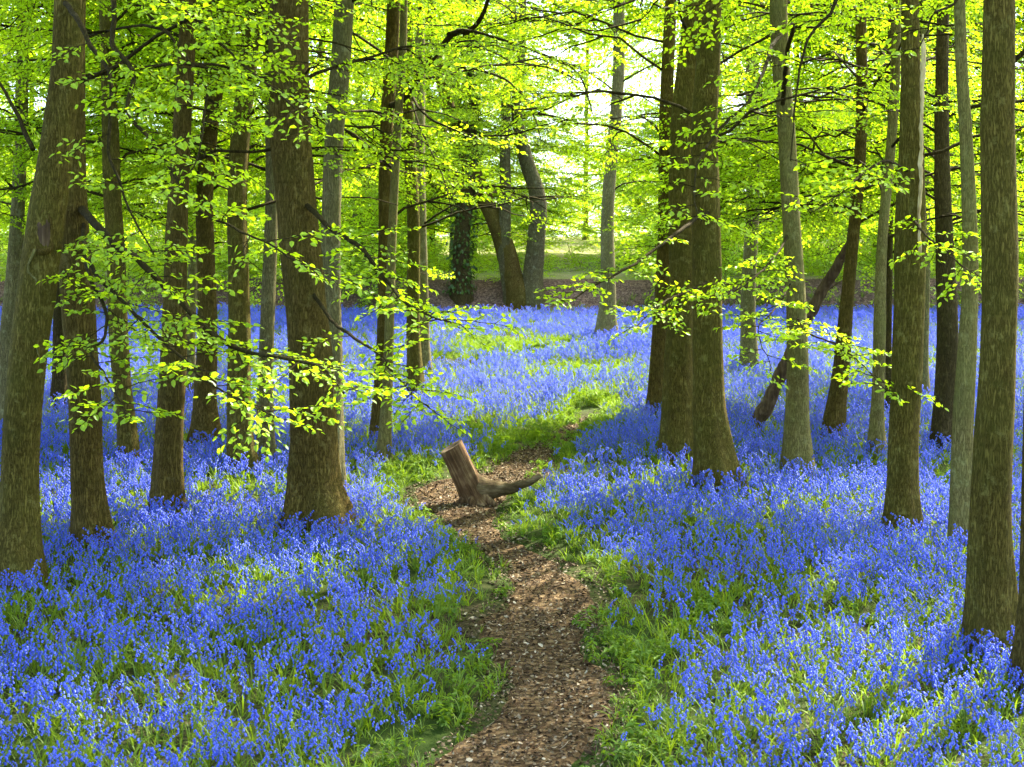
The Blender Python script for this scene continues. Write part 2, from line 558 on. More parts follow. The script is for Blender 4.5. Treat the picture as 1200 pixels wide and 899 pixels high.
xs = np.concatenate([-np.geomspace(400, 26, 14), np.arange(-25, 25.01, .22), np.geomspace(26, 400, 14)])
ys = np.concatenate([np.linspace(-30, 5, 12), np.arange(5.5, 56, .22), np.geomspace(56.5, 600, 50)])
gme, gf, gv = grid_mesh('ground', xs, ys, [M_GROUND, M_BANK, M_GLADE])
cyy = gv[gf].mean(1)[:, 1]; cxx = gv[gf].mean(1)[:, 0]
mi = np.zeros(len(gf), np.int32)
eg = 46.7 + .9 * vnoise(cxx * .25, cxx * 0 + 3.3, 5)
mi[cyy > eg + .05] = 1
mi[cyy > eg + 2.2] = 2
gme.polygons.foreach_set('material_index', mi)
ground = tag(new_obj('ground', gme), kind='structure')

# the path
yy = np.concatenate([np.arange(7.2, 12, .06), np.arange(12, _pd[-1] + .01, .1)])
mb = MB()
rows = []
for j, y in enumerate(yy):
    l, r = path_edges(np.array([y])); l = float(l[0]); r = float(r[0])
    l += .05 + .13 * float(fnoise(y * 2.2, 1.3, 31)) ; r += -.05 + .13 * float(fnoise(y * 2.2, 8.7, 33))
    s = np.linspace(l, r, 11)
    z = terrain(s, np.full(11, y)) + .030
    z[0] -= .055; z[-1] -= .055
    rows.append(np.stack([s, np.full(11, y), z], 1))
vs = np.concatenate(rows)
fs = [(j * 11 + k, j * 11 + k + 1, (j + 1) * 11 + k + 1, (j + 1) * 11 + k) for j in range(len(yy) - 1) for k in range(10)]
mb.add(vs, fs)
path = tag(new_obj('path', mb.mesh('path', [M_PATH])), kind='structure')

# ------------------------------------------------------------------ trees
# label, [(photo x, photo y, width)] from the foot up, bark, lowest bough height, number of low boughs, crown
TREES = [
    dict(k='T1', label='leaning olive trunk at the far left edge with a torn branch scar', p=[(20, 690, 60), (22, 600, 48), (33, 450, 49), (45, 310, 50), (60, 150, 41), (73, 0, 36)], b='olive', h=4.2, n=6),
    dict(k='T2', label='dark straight trunk just right of the scarred leaning trunk', p=[(107, 648, 48), (105, 590, 42), (97, 450, 41), (90, 300, 40), (93, 150, 30), (97, 0, 26)], b='brown', h=4.2, n=6),
    dict(k='T3', label='thin trunk in the gap between the dark straight trunk and the tan-edged trunk', p=[(151, 551, 25), (147, 480, 22), (140, 380, 23), (136, 300, 22), (128, 200, 22), (124, 0, 18)], b='olive', h=3.6, n=7),
    dict(k='T4', label='slim trunk with a tan right edge, fourth foot from the left edge', p=[(195, 609, 39), (197, 540, 34), (200, 420, 32), (203, 300, 29), (213, 170, 25), (222, 0, 21)], b='brown', h=4.0, n=7),
    dict(k='T5', label='dark broad-footed trunk standing behind the tan-edged slim trunk', p=[(241, 524, 38), (240, 480, 30), (240, 380, 26), (241, 250, 22), (249, 150, 21), (262, 0, 18)], b='brown', h=3.8, n=7),
    dict(k='T6', label='mottled trunk between the dark broad-footed trunk and the big flared trunk', p=[(284, 557, 38), (281, 500, 32), (277, 400, 29), (275, 270, 25), (283, 140, 23), (290, 0, 20)], b='olive', h=3.8, n=7),
    dict(k='T7', label='slender grey trunk close behind the big flared trunk on its left', p=[(312, 548, 24), (311, 480, 20), (314, 380, 18), (317, 250, 17), (316, 130, 16), (312, 0, 14)], b='grey', h=3.8, n=6),
    dict(k='T8', label='big thick trunk with a flared foot, largest on the left of the path', p=[(373, 622, 78), (368, 570, 64), (362, 450, 56), (355, 300, 50), (345, 140, 49), (338, 0, 48)], b='brown', h=5.0, n=5, flare=.55),
    dict(k='T9', label='grey trunk partly hidden behind the right side of the big flared trunk', p=[(386, 585, 34), (388, 480, 29), (388, 300, 25), (390, 160, 25), (398, 0, 26)], b='grey', h=4.2, n=5),
    dict(k='T10', few=.5, label='straight dark trunk behind the thin pale sapling left of the stump', p=[(445, 520, 22), (446, 440, 18), (450, 300, 16), (455, 150, 16), (460, 0, 16)], b='brown', h=3.6, n=7),
    dict(k='T11', few=.5, label='thin pale yellowish sapling stem left of the stump', p=[(450, 545, 17), (452, 480, 14), (457, 330, 12), (465, 180, 10), (471, 60, 10), (472, 0, 9)], b='pale', h=3.6, n=5),
    dict(k='T12', few=.5, label='slim olive trunk to the right of the pale sapling', p=[(487, 470, 22), (486, 400, 18), (484, 300, 16), (480, 150, 15), (478, 0, 14)], b='olive', h=3.4, n=7),
    dict(k='T12b', few=.5, label='pale grey trunk beside the bare patch left of the far glade', p=[(497, 443, 19), (495, 380, 15), (494, 250, 14), (492, 120, 13), (490, 0, 12)], b='grey', h=3.2, n=6),
    dict(k='T14', few=.5, label='slim straight trunk alone in the middle, short of the brown bank', p=[(710, 402, 26), (711, 350, 20), (714, 250, 17), (720, 150, 15), (726, 0, 14)], b='grey', h=3.6, n=6),
    dict(k='T15', label='dark trunk behind the left side of the paired thick trunks', p=[(768, 492, 25), (771, 430, 20), (776, 300, 18), (780, 150, 17), (786, 0, 15)], b='brown', h=3.4, n=7),
    dict(k='T16', label='left of the two thick trunks standing close together right of the path', p=[(795, 545, 48), (795, 480, 40), (796, 380, 36), (797, 250, 33), (804, 120, 29), (812, 0, 25)], b='olive', h=3.8, n=6),
    dict(k='T17', label='right of the two thick trunks standing close together, foot spread wide', p=[(843, 577, 56), (838, 530, 46), (831, 420, 38), (826, 280, 35), (828, 140, 32), (840, 0, 28)], b='olive', h=3.8, n=6, flare=.5),
    dict(k='T18', label='smooth straight trunk with a crooked fork above the leaning dead pole', p=[(935, 559, 38), (934, 500, 31), (931, 400, 27), (926, 280, 24), (922, 140, 22), (914, 20, 21)], b='pale', h=3.6, n=7),
    dict(k='T20', label='slanting brown trunk just right of the leaning dead pole', p=[(977, 518, 27), (980, 470, 23), (989, 400, 20), (998, 300, 16), (1003, 200, 15), (1004, 0, 13)], b='brown', h=3.4, n=7),
    dict(k='T21', label='thin grey-green trunk between the slanting trunk and the peeling trunk', p=[(1027, 536, 22), (1028, 480, 17), (1032, 380, 16), (1036, 280, 13), (1046, 150, 12), (1050, 0, 11)], b='pale', h=3.4, n=7),
    dict(k='T21b', label='very thin dark trunk half hidden behind the thin grey-green trunk', p=[(1041, 490, 12), (1041, 400, 9), (1043, 250, 8), (1046, 0, 7)], b='dark', h=3.2, n=5),
    dict(k='T22', label='stout trunk on the right with a pale strip of peeled wood', p=[(1058, 626, 44), (1059, 570, 38), (1063, 420, 37), (1065, 270, 37), (1068, 130, 27), (1071, 0, 22)], b='olive', h=4.4, n=5),
    dict(k='T23', label='dark straight trunk between the peeling trunk and the right edge pair', p=[(1107, 532, 32), (1107, 480, 28), (1108, 360, 26), (1106, 240, 22), (1106, 100, 17), (1106, 0, 15)], b='dark', h=3.6, n=7),
    dict(k='T24', label='pale leaning trunk tucked behind the large trunk at the right', p=[(1126, 645, 32), (1128, 560, 28), (1132, 420, 24), (1135, 320, 19), (1132, 150, 16), (1128, 0, 14)], b='pale', h=4.0, n=6),
    dict(k='T25', label='large near trunk at the right with its foot deep in bluebells', p=[(1163, 768, 66), (1162, 700, 57), (1163, 540, 50), (1168, 300, 46), (1171, 150, 43), (1177, 0, 39)], b='olive', h=4.6, n=5, flare=.4),
    dict(k='T26', label='dark trunk cut off by the right edge of the picture', p=[(1213, 808, 52), (1213, 700, 40), (1214, 500, 38), (1216, 200, 36), (1218, 0, 34)], b='brown', h=4.6, n=4),
    dict(k='T27', label='distant grey trunk behind the leaf spray left of the leaning dead pole', p=[(878, 440, 24), (878, 380, 20), (879, 250, 18), (881, 100, 16), (883, 0, 15)], b='grey', h=3.2, n=7),
    dict(k='T28', label='far dark trunk glimpsed behind the dark straight trunk at the left', p=[(70, 478, 20), (71, 400, 17), (74, 250, 15), (78, 0, 13)], b='dark', h=3.4, n=6),
    dict(k='T29', label='far grey trunk seen past the left side of the scarred leaning trunk', p=[(8, 500, 26), (10, 400, 22), (16, 300, 19), (24, 150, 17), (30, 0, 15)], b='grey', h=3.4, n=6),
    dict(k='T30', label='far thin trunk just right of the peeling trunk', p=[(1083, 468, 14), (1084, 400, 11), (1088, 250, 11), (1091, 0, 12)], b='grey', h=3.2, n=6),
    dict(k='T31', label='far thin trunk above the bluebells between the left trunks', p=[(222, 470, 16), (223, 400, 13), (225, 250, 12), (186, 20, 11)], b='grey', h=3.2, n=6),
]
# the old forked trees on the brown bank
BANK_TREES = [
    dict(k='K1', few=.45, label='old grey tree with a kinked trunk on the brown bank at the centre', p=[(624, 372, 44), (624, 330, 33), (627, 280, 28), (629, 230, 26), (617, 185, 23), (607, 130, 19), (609, 70, 15), (612, 0, 12)], b='lichen', h=4.5, n=8),
    dict(k='K2', few=.45, label='old tree leaning left over the bank beside the kinked trunk', p=[(608, 374, 40), (600, 325, 34), (584, 270, 31), (562, 215, 27), (540, 168, 24), (520, 110, 20), (505, 0, 16)], b='brown', h=4.0, n=8),
    dict(k='K3', few=.45, label='upright middle stem rising between the leaning and kinked bank trees', p=[(598, 368, 22), (592, 290, 20), (591, 200, 18), (594, 133, 16), (597, 77, 14), (600, 0, 12)], b='lichen', h=4.5, n=6),
    dict(k='K4', label='dark ivy-wrapped tree at the left end of the brown bank', p=[(540, 372, 34), (541, 320, 28), (545, 240, 26), (550, 150, 22), (552, 0, 18)], b='dark', h=2.0, n=10, ivy=True),
]

spr_pts = {}


def trunk_mesh(pts3, rad, base, seg, flare, sd):
    """tapered, uneven trunk; pts relative to base"""
    n = len(pts3)
    vs = np.zeros((n, seg, 3))
    tg = np.gradient(pts3, axis=0)
    ang = np.arange(seg) * 2 * math.pi / seg
    h = pts3[:, 2] - pts3[0, 2]
    lob = np.random.default_rng(sd).uniform(0, 6.28, 3)
    for i in range(n):
        t = tg[i] / np.linalg.norm(tg[i])
        u = np.array([1, 0, 0]) - t * t[0]; u /= np.linalg.norm(u)
        v = np.cross(t, u)
        k = flare * math.exp(-max(0, h[i] - .35) / .42)
        rr = rad[i] * (1 + k * (.55 + .45 * np.cos(4 * ang + lob[0]) + .25 * np.cos(7 * ang + lob[1])))
        rr = rr * (1 + .045 * np.sin(2 * ang + lob[2] + h[i] * .8) + .03 * np.sin(3 * ang - h[i] * 1.3 + lob[1]))
        for j in range(seg):
            p = Vector((math.cos(ang[j]) * 1.8 + sd, math.sin(ang[j]) * 1.8, h[i] * 1.7))
            rr[j] *= 1 + .07 * mnoise.noise(p) + .035 * mnoise.noise(p * 3.1)
        vs[i] = pts3[i] + rr[:, None] * (np.cos(ang)[:, None] * u + np.sin(ang)[:, None] * v)
    mb = MB()
    fs = [(i * seg + j, i * seg + (j + 1) % seg, (i + 1) * seg + (j + 1) % seg, (i + 1) * seg + j) for i in range(n - 1) for j in range(seg)]
    fs.append(tuple((n - 1) * seg + j for j in range(seg)))
    mb.add(vs.reshape(-1, 3), fs)
    return mb


def bough_path(start, az, L, up, droop, rg, n=9):
    s = np.linspace(0, 1, n)
    pit = up + (droop - up) * s
    step = L / (n - 1)
    p = [np.array(start, float)]
    a = az
    for i in range(1, n):
        a += rg.normal(0, .2)
        q = pit[i] + rg.normal(0, .13)
        p.append(p[-1] + step * np.array([math.cos(q) * math.cos(a), math.cos(q) * math.sin(a), math.sin(q)]))
    return np.array(p)


def interp_path(P, t):
    k = t * (len(P) - 1); i = min(int(k), len(P) - 2); f = k - i
    return P[i] * (1 - f) + P[i + 1] * f, P[i + 1] - P[i]


def view_gap(P):
    """openings between the near boughs through which the bank trees and the bright glade show"""
    px = 600 + P[:, 0] / P[:, 1] * FPX; py = 449.5 - (P[:, 2] - CZ) / P[:, 1] * FPX
    g = np.zeros(len(P))
    for cx, c_y, rx, ry, k in ((596, 215, 62, 150, .85), (690, 210, 60, 110, .6), (345, 130, 32, 200, .7), (1165, 200, 40, 300, .8), (925, 420, 30, 120, .5)):
        g = np.maximum(g, k * (((px - cx) / rx) ** 2 + ((py - c_y) / ry) ** 2 < 1))
    return g


# openings in the canopy: where the sun reaches the floor (photo ellipses on the ground)
GAPS = [(560, 466, 260, 24), (170, 602, 190, 30), (760, 592, 190, 24), (440, 605, 70, 28), (1000, 600, 120, 14), (640, 665, 50, 30), (560, 575, 80, 16), (290, 695, 90, 16), (1000, 855, 160, 34), (620, 395, 120, 12), (60, 860, 90, 30)]


def sun_gap(P):
    t = (P[:, 2] - (CZ - HC + SL * P[:, 1])) / (to_sun.z - SL * to_sun.y)
    gx = P[:, 0] - t * to_sun.x; gy = P[:, 1] - t * to_sun.y
    ok = gy > 8
    gy = np.where(ok, gy, 8)
    px = 600 + gx / gy * FPX; py = YV + FPX * HC / gy
    g = np.zeros(len(P))
    for cx, c_y, rx, ry in GAPS:
        g = np.maximum(g, (((px - cx) / (rx + 50)) ** 2 + ((py - c_y) / (ry + 16)) ** 2 < 1) * 1.)
    return g * ok


LOWER, SPAN, NB_MUL = 0.6, 5.0, 3.0
TREE_OBJ = {}
TREE_AX = {}
N_SPR = 0


def build_tree(T, rg, name='beech_tree', crown_r=3.4, height=16., high=66, depth=None):
    global N_SPR
    pp = T['p']
    d = depth or depth_of(pp[0][1])
    ppm = FPX / d
    base = at(pp[0][0], pp[0][1], d)
    gz = float(terrain(base[0], base[1]))
    base[2] = gz
    root = empty(name, tuple(base))
    tag(root, T['label'], 'tree', T.get('group', 'beech trees in the bluebell wood'))
    rows = []
    dy = rg.normal(0, .04)
    first = at(pp[0][0], pp[0][1], d); first[2] = gz - .35
    rows.append([*first, pp[0][2] / ppm / 2 * .97])
    for (x, y, w) in pp:
        q = at(x, y, d); q[1] += dy * (q[2] - gz)
        if y == pp[0][1]: q[2] = gz + .12
        rows.append([*q, w / ppm / 2 * .93])
    rows = np.array(rows)
    # onward above the frame
    last = rows[-1]; dr = rows[-1] - rows[-2]; dr = dr[:3] / np.linalg.norm(dr[:3])
    top = gz + height
    if last[2] < top - 1:
        m1 = last.copy(); hh = (top - last[2]); m1[:3] += (dr * .5 + np.array([0, 0, .5])) * hh * .5; m1[3] *= .62
        m2 = m1.copy(); m2[:3] += np.array([rg.normal(0, .4), rg.normal(0, .4), hh * .5]); m2[3] = .03
        rows = np.vstack([rows, m1, m2])
    sp = smooth_path(rows, .22)
    hh_ = sp[:, 2] - gz
    for ax in (0, 1):
        sp[:, ax] += min(.035, .16 * rows[1, 3]) * (np.sin(hh_ * rg.uniform(.9, 1.5) + rg.uniform(0, 6)) - math.sin(0)) * sstep(.3, 1.2, hh_)
    loc = sp[:, :3] - base
    mbt = trunk_mesh(loc, np.maximum(sp[:, 3], .02), base, 28 if d < 22 else 18, T.get('flare', .38), hash(T['k']) % 97 if False else sum(map(ord, T['k'])))
    tr = new_obj('trunk', mbt.mesh('trunk', [BARK[T['b']]]), root)
    axis = sp

    def trunk_at(hz):
        i = int(np.argmin(np.abs(sp[:, 2] - (gz + hz))))
        return sp[i, :3], sp[i, 3]
    TREE_OBJ[T['k']] = (root, base, trunk_at)
    P = []; RT = []; S = []
    nb = int(T['n'] * (NB_MUL if d > 19 else .8) * T.get('few', 1))
    for b in range(nb):
        hz = T['h'] - LOWER + (b + rg.uniform(0, .9)) / nb * SPAN
        st, r = trunk_at(hz)
        az = b * 2.4 + rg.uniform(-.5, .5) + T.get('az', 0)
        if d < 26 and math.sin(az) < .1 and rg.random() < .85: az = -az + rg.uniform(-.3, .3)
        L = rg.uniform(2.2, 4.3) * T.get('len', 1)
        bp = bough_path(st, az, L, rg.uniform(.25, .9), rg.uniform(-.6, -.15), rg)
        if sun_gap(bp[3:]).mean() > .6 and rg.random() < .9: continue
        rad = np.linspace(min(.021, r * .4), .004, len(bp))
        mbb = MB(); tube(mbb, bp - base, rad, 6)
        for sd in range(4):
            t = .3 + .16 * sd + rg.uniform(-.05, .05)
            p, tg = interp_path(bp, t)
            a2 = math.atan2(tg[1], tg[0]) + (1 if sd % 2 else -1) * rg.uniform(.6, 1.0)
            b2 = bough_path(p, a2, L * rg.uniform(.25, .42), rg.uniform(-.1, .25), rg.uniform(-.4, -.1), rg, 5)
            tube(mbb, b2 - base, np.linspace(.016, .005, 5), 4)
            for q in range(4):
                pq, tq = interp_path(b2, .35 + .21 * q)
                a3 = math.atan2(tq[1], tq[0]) + (0 if q == 3 else (1 if q % 2 else -1) * rg.uniform(.4, .9))
                P.append(pq); RT.append((rg.normal(0, .22), rg.normal(.12, .16), a3)); S.append(rg.uniform(.75, 1.15))
        for q in range(7):
            t = .32 + .66 * q / 6
            pq, tq = interp_path(bp, min(t, .99))
            a3 = math.atan2(tq[1], tq[0]) + (0 if q == 6 else (1 if q % 2 else -1) * rg.uniform(.5, 1.0))
            P.append(pq); RT.append((rg.normal(0, .22), rg.normal(.12, .16), a3)); S.append(rg.uniform(.8, 1.25))
        new_obj('bough', mbb.mesh('bough', [M_TWIG]), root)
    # high crown
    for q in range(high):
        rr = crown_r * math.sqrt(rg.random()); a = rg.uniform(0, 6.283)
        zz = gz + rg.uniform(8.5, height + 1.5)
        k = 1 - .5 * abs((zz - gz) / (height + 1.5) - .6)
        tp, _ = trunk_at(min(zz - gz, height - 1))
        P.append(np.array([tp[0] + rr * k * math.cos(a), tp[1] + rr * k * math.sin(a), zz]))
        RT.append((rg.normal(0, .3), rg.normal(.1, .3), a + rg.normal(0, .6))); S.append(rg.uniform(1.4, 2.2) * (1.7 if d > 52 else 1))
    if len(P):
        P = np.array(P); RT = np.array(RT); S = np.array(S)
        tip = P + np.stack([np.cos(RT[:, 2]), np.sin(RT[:, 2]), 0 * S], 1) * (S * .5)[:, None]
        gap = sun_gap(tip); keep = rg.random(len(P)) > gap * .96
        if d < 47: keep &= rg.random(len(P)) > view_gap(P)
        P, RT, S = P[keep], RT[keep], S[keep]
        N_SPR += len(P)
        cr = scatter('crown', P, RT, S, rg.integers(0, len(SPRAYS), len(P)), SPRAYS, 'spray', root, base)
        cr['kind'] = 'stuff'
    return root


for i, T in enumerate(TREES):
    build_tree(T, np.random.default_rng(500 + i))
for i, T in enumerate(BANK_TREES):
    T['p'] = [(x, y, w * .78) for x, y, w in T['p']]; T['flare'] = .15
    T['group'] = 'old trees on the brown bank'
    build_tree(T, np.random.default_rng(700 + i), name='old_bank_tree', depth=48.2, height=19, high=70, crown_r=4.2)

# the wood beyond the bank
frg = np.random.default_rng(77)
FAR = []
for i in range(48):
    yb = frg.uniform(58, 112)
    xb = frg.uniform(-.42, .42) * yb
    if i >= 34: yb = frg.uniform(58, 80); xb = frg.uniform(.15, .36) * yb
    elif .01 < xb / yb < .10 and yb < 95: xb += .14 * yb
    FAR.append((xb, yb))
FAR.sort(key=lambda q: q[1])
for i, (xb, yb) in enumerate(FAR):
    gz = float(terrain(xb, yb)); ppm = FPX / yb
    px = 600 + xb * ppm; py = 449.5 - (gz - CZ) * ppm
    w = frg.uniform(.28, .5) * ppm
    ln = frg.normal(0, 8)
    T = dict(k='F%d' % i, label='distant sunlit tree in the wood beyond the brown bank', group='trees beyond the brown bank',
             p=[(px, py, w), (px + ln * .3, py - 2 * ppm, w * .85), (px + ln, py - 6 * ppm, w * .7)], b=['grey', 'olive', 'pale'][i % 3], h=1.6, n=9, len=1.15)
    build_tree(T, frg, name='distant_tree', depth=yb, height=24, high=200, crown_r=4.6)

# low leafy growth that fills the far wood to the ground
n = 9000
yb = np.sqrt(frg.uniform(50.5 ** 2, 122 ** 2, n)); xb = frg.uniform(-.40, .40, n) * yb
hh = np.abs(frg.normal(0, 3.4, n)) * sstep(46, 70, yb) ** .5 + .1
win = (xb / yb > .012) & (xb / yb < .14)
keep = (fnoise(xb * .15, yb * .15, 55, 2) > -.45) & ~(win & (yb < 74) & (hh < 2.5) & (frg.random(n) < .93))
xb, yb, hh = xb[keep], yb[keep], hh[keep]
m_ = 2000                                      # brambles and saplings over the ends of the bank
xs_ = np.where(frg.random(m_) < .5, -3.2 - 17 * frg.random(m_) ** 1.3, 4.2 + 16 * frg.random(m_) ** 1.2); ys_ = frg.uniform(46.6, 53, m_)
hs_ = np.abs(frg.normal(0, .9, m_)) + .05
m2 = 3600                                      # low cover on the glade
y2 = np.sqrt(frg.uniform(48.6 ** 2, 62 ** 2, m2)); x2 = frg.uniform(-.38, .38, m2) * y2; h2 = np.abs(frg.normal(0, .35, m2)) + .02
k2 = fnoise(x2 * .5, y2 * .5, 155, 2) > -.05
xb = np.concatenate([xb, xs_, x2[k2]]); yb = np.concatenate([yb, ys_, y2[k2]]); hh = np.concatenate([hh, hs_, h2[k2]])
P = np.stack([xb, yb, terrain(xb, yb) + hh], 1)
fw = scatter('far_woodland', P, rand_rot(len(P), .35, frg), np.where(hh < .8, .42, np.where(P[:, 1] < 54, .9, 1)) * frg.uniform(1.3, 2.6, len(P)), frg.integers(0, len(SPRAYS), len(P)), SPRAYS, 'spray')
tag(fw, 'sunlit young leaves of the distant wood beyond the bank', 'woodland', kind='stuff')

# ------------------------------------------------------------------ hand-placed boughs of the near trees
def leaf_object_mesh():
    mb = MB(); mb.add(LV, LF); return mb.mesh('leaf', [M_LEAF], smooth=False)


LEAF_ME = leaf_object_mesh()

# tree, photo points, distance at both ends, radius at both ends, where the leaves begin, sprays per metre
BOUGHS = [
    ('T2', [(92, 238), (112, 262), (135, 285), (160, 300), (200, 340), (240, 383), (283, 407), (333, 418), (377, 430), (402, 462)], 16.4, 12.6, .042, .007, .22, 8),
    ('T2', [(94, 250), (103, 300), (110, 327), (125, 360), (123, 387), (108, 403), (127, 433), (143, 463), (150, 480)], 16.3, 13.2, .022, .005, .35, 9),
    ('T2', [(100, 285), (110, 320), (137, 345), (167, 377), (207, 413), (233, 440), (283, 470), (330, 492)], 16.3, 12.4, .022, .005, .30, 8),
    ('T1', [(70, -190), (118, -90), (132, 0), (133, 50), (157, 83), (152, 127), (180, 163), (207, 210), (227, 243), (277, 270), (320, 293), (350, 310)], 15.2, 12.2, .028, .005, .45, 7),
    ('T1', [(75, -150), (150, -40), (160, 0), (207, 50), (240, 100), (240, 140), (230, 187), (215, 215)], 15.2, 12.4, .018, .004, .35, 6),
    ('T1', [(76, -170), (160, -60), (190, 0), (233, 30), (273, 67), (313, 100), (350, 130), (380, 160)], 15.2, 12.6, .018, .004, .35, 7),
    ('T1', [(76, 4), (90, 22), (105, 55), (125, 85), (128, 130), (123, 180), (133, 215), (150, 260), (172, 300)], 15.0, 13.4, .026, .006, .3, 4),
    ('T1', [(38, 175), (20, 130), (0, 95), (-20, 60)], 15.3, 15.6, .024, .008, .3, 3),
    ('T8', [(352, 235), (380, 262), (420, 290), (450, 330), (470, 352), (500, 368), (525, 375)], 18.0, 13.5, .03, .005, .3, 8),
    ('T8', [(356, 330), (385, 372), (410, 395), (440, 420), (470, 455), (490, 480)], 18.2, 14.0, .022, .005, .35, 8),
    ('T10', [(458, 125), (475, 110), (490, 85), (525, 40), (540, 37), (555, 20), (563, 0), (575, -40)], 22.5, 20.5, .05, .02, .6, 3),
    ('T10', [(525, 40), (545, 36), (580, 45), (640, 65), (680, 85), (695, 120), (700, 135)], 21.45, 19.5, .022, .006, .3, 5),
    ('T10', [(478, 108), (487, 90), (530, 80), (580, 88), (610, 105), (630, 135), (637, 160)], 22.1, 20.5, .024, .006, .3, 6),
    ('T10', [(480, 105), (488, 125), (505, 142), (530, 155), (560, 163), (600, 162), (640, 150), (670, 145)], 22.0, 20.0, .020, .006, .3, 6),
    ('T10', [(482, 120), (490, 150), (505, 180), (520, 215), (528, 250)], 22.0, 21.0, .014, .005, .3, 6),
    ('T17', [(830, 250), (800, 268), (760, 300), (730, 320), (690, 340), (670, 352)], 19.6, 17.0, .025, .006, .3, 7),
    ('T17', [(828, 330), (800, 345), (780, 355), (760, 372), (748, 385)], 19.6, 17.4, .016, .005, .3, 8),
    ('T18', [(926, 270), (900, 310), (880, 330), (860, 345)], 20.8, 18.5, .018, .005, .3, 7),
    ('T18', [(931, 370), (945, 388), (975, 400), (1005, 420), (1035, 448)], 20.6, 17.4, .014, .004, .15, 8),
    ('T18', [(928, 330), (910, 360), (890, 385), (905, 430)], 20.7, 18.2, .012, .004, .3, 8),
    ('T18', [(917, 130), (925, 60), (933, 27), (910, 50), (903, 70), (880, 113), (840, 153), (817, 187), (813, 233), (820, 260)], 20.8, 14.5, .030, .005, .45, 6),
    ('T25', [(1172, -120), (1080, -80), (1010, -40), (985, 0), (977, 20), (950, 50), (937, 110), (935, 150), (930, 190)], 13.0, 12.6, .022, .004, .4, 3),
    ('T25', [(1172, -40), (1130, -10), (1118, 8), (1092, 20), (1085, 40), (1075, 60)], 13.0, 12.6, .015, .004, .5, 3),
    ('T22', [(1066, 200), (1040, 190), (1010, 205), (985, 228), (955, 250)], 17.6, 15.0, .02, .004, .3, 7),
    ('T22', [(1066, 250), (1085, 275), (1110, 300), (1135, 320)], 17.6, 15.5, .015, .004, .3, 7),
]
mrg = np.random.default_rng(909)
tree_leaves = {}
for key, pts, d0, d1, r0, r1, t0, dens in BOUGHS:
    root, base, tat = TREE_OBJ[key]
    ds = np.linspace(0, 1, len(pts)) ** .8 * (d1 - d0) + d0
    if (key, pts[0]) not in (('T10', (525, 40)), ('T10', (478, 108)), ('T10', (480, 105)), ('T10', (482, 120))): ds[0] = base[1]
    P = np.array([at(x, y, d) for (x, y), d in zip(pts, ds)])
    P = smooth_path(np.hstack([P, np.linspace(r0, r1, len(P))[:, None]]), .07)
    jit = np.cumsum(mrg.normal(0, .004, (len(P), 3)), 0)
    P[:, :3] += jit
    mbb = MB(); tube(mbb, P[:, :3] - base, P[:, 3], 7)
    L = float(np.sum(np.linalg.norm(np.diff(P[:, :3], axis=0), axis=1)))
    n = max(3, int(L * (1 - t0) * dens))
    lv = []
    for q in range(n + 1):
        t = t0 + (1 - t0) * q / n
        p, tg = interp_path(P[:, :3], min(t, .995))
        az = math.atan2(tg[1], tg[0]) if abs(tg[0]) + abs(tg[1]) > .3 * abs(tg[2]) else mrg.uniform(0, 6.28)
        az += 0 if q == n else (1 if q % 2 else -1) * mrg.uniform(.4, 1.1)
        if key not in ('T1', 'T2') and sun_gap(np.array([p]))[0] > 0 and mrg.random() < (.15 if key in ('T17', 'T18') else .6): continue
        tw, lf = spray(mrg, length=mrg.uniform(.4, .75), n_side=6, leaf=(.046, .080), gap=.048, density=.9)
        M = Matrix.Translation(Vector(p)) @ Euler((mrg.normal(0, .25), mrg.normal(.15, .2), az)).to_matrix().to_4x4()
        Mn = np.array(M)
        for tp, tr in tw:
            tube(mbb, tp @ Mn[:3, :3].T + Mn[:3, 3] - base, tr, 3, cap=False)
        lv += [M @ leaf_matrix(l) for l in lf]
    bo = new_obj('bough', mbb.mesh('bough', [M_TWIG]), root)
    tree_leaves.setdefault(key, []).extend((bo, m) for m in lv)
for key, lvs in tree_leaves.items():
    root, base, tat = TREE_OBJ[key]
    single = key in ('T1', 'T2', 'T8')          # their leaves show about ten pixels long
    pick = set()
    if single:
        cand = []
        for i, (bo, m) in enumerate(lvs):
            t = m.translation; px = 600 + t.x / t.y * FPX; py = 449.5 - (t.z - CZ) / t.y * FPX
            if 4 < px < 1196 and 4 < py < 895: cand.append((t.y - 60 * m.to_scale().x, i))
        pick = {i for _, i in sorted(cand)[:300]}
    mb = MB()
    for i, (bo, m) in enumerate(lvs):
        mm = Matrix.Translation(Vector(-base)) @ m
        if i in pick:
            o = new_obj('leaf', LEAF_ME, bo); o.matrix_local = mm
        else:
            A = np.array(mm); mb.add(LV @ A[:3, :3].T + A[:3, 3], LF)
    if mb.n:
        o = new_obj('foliage', mb.mesh('foliage', [M_LEAF], smooth=False), root); o['kind'] = 'stuff'

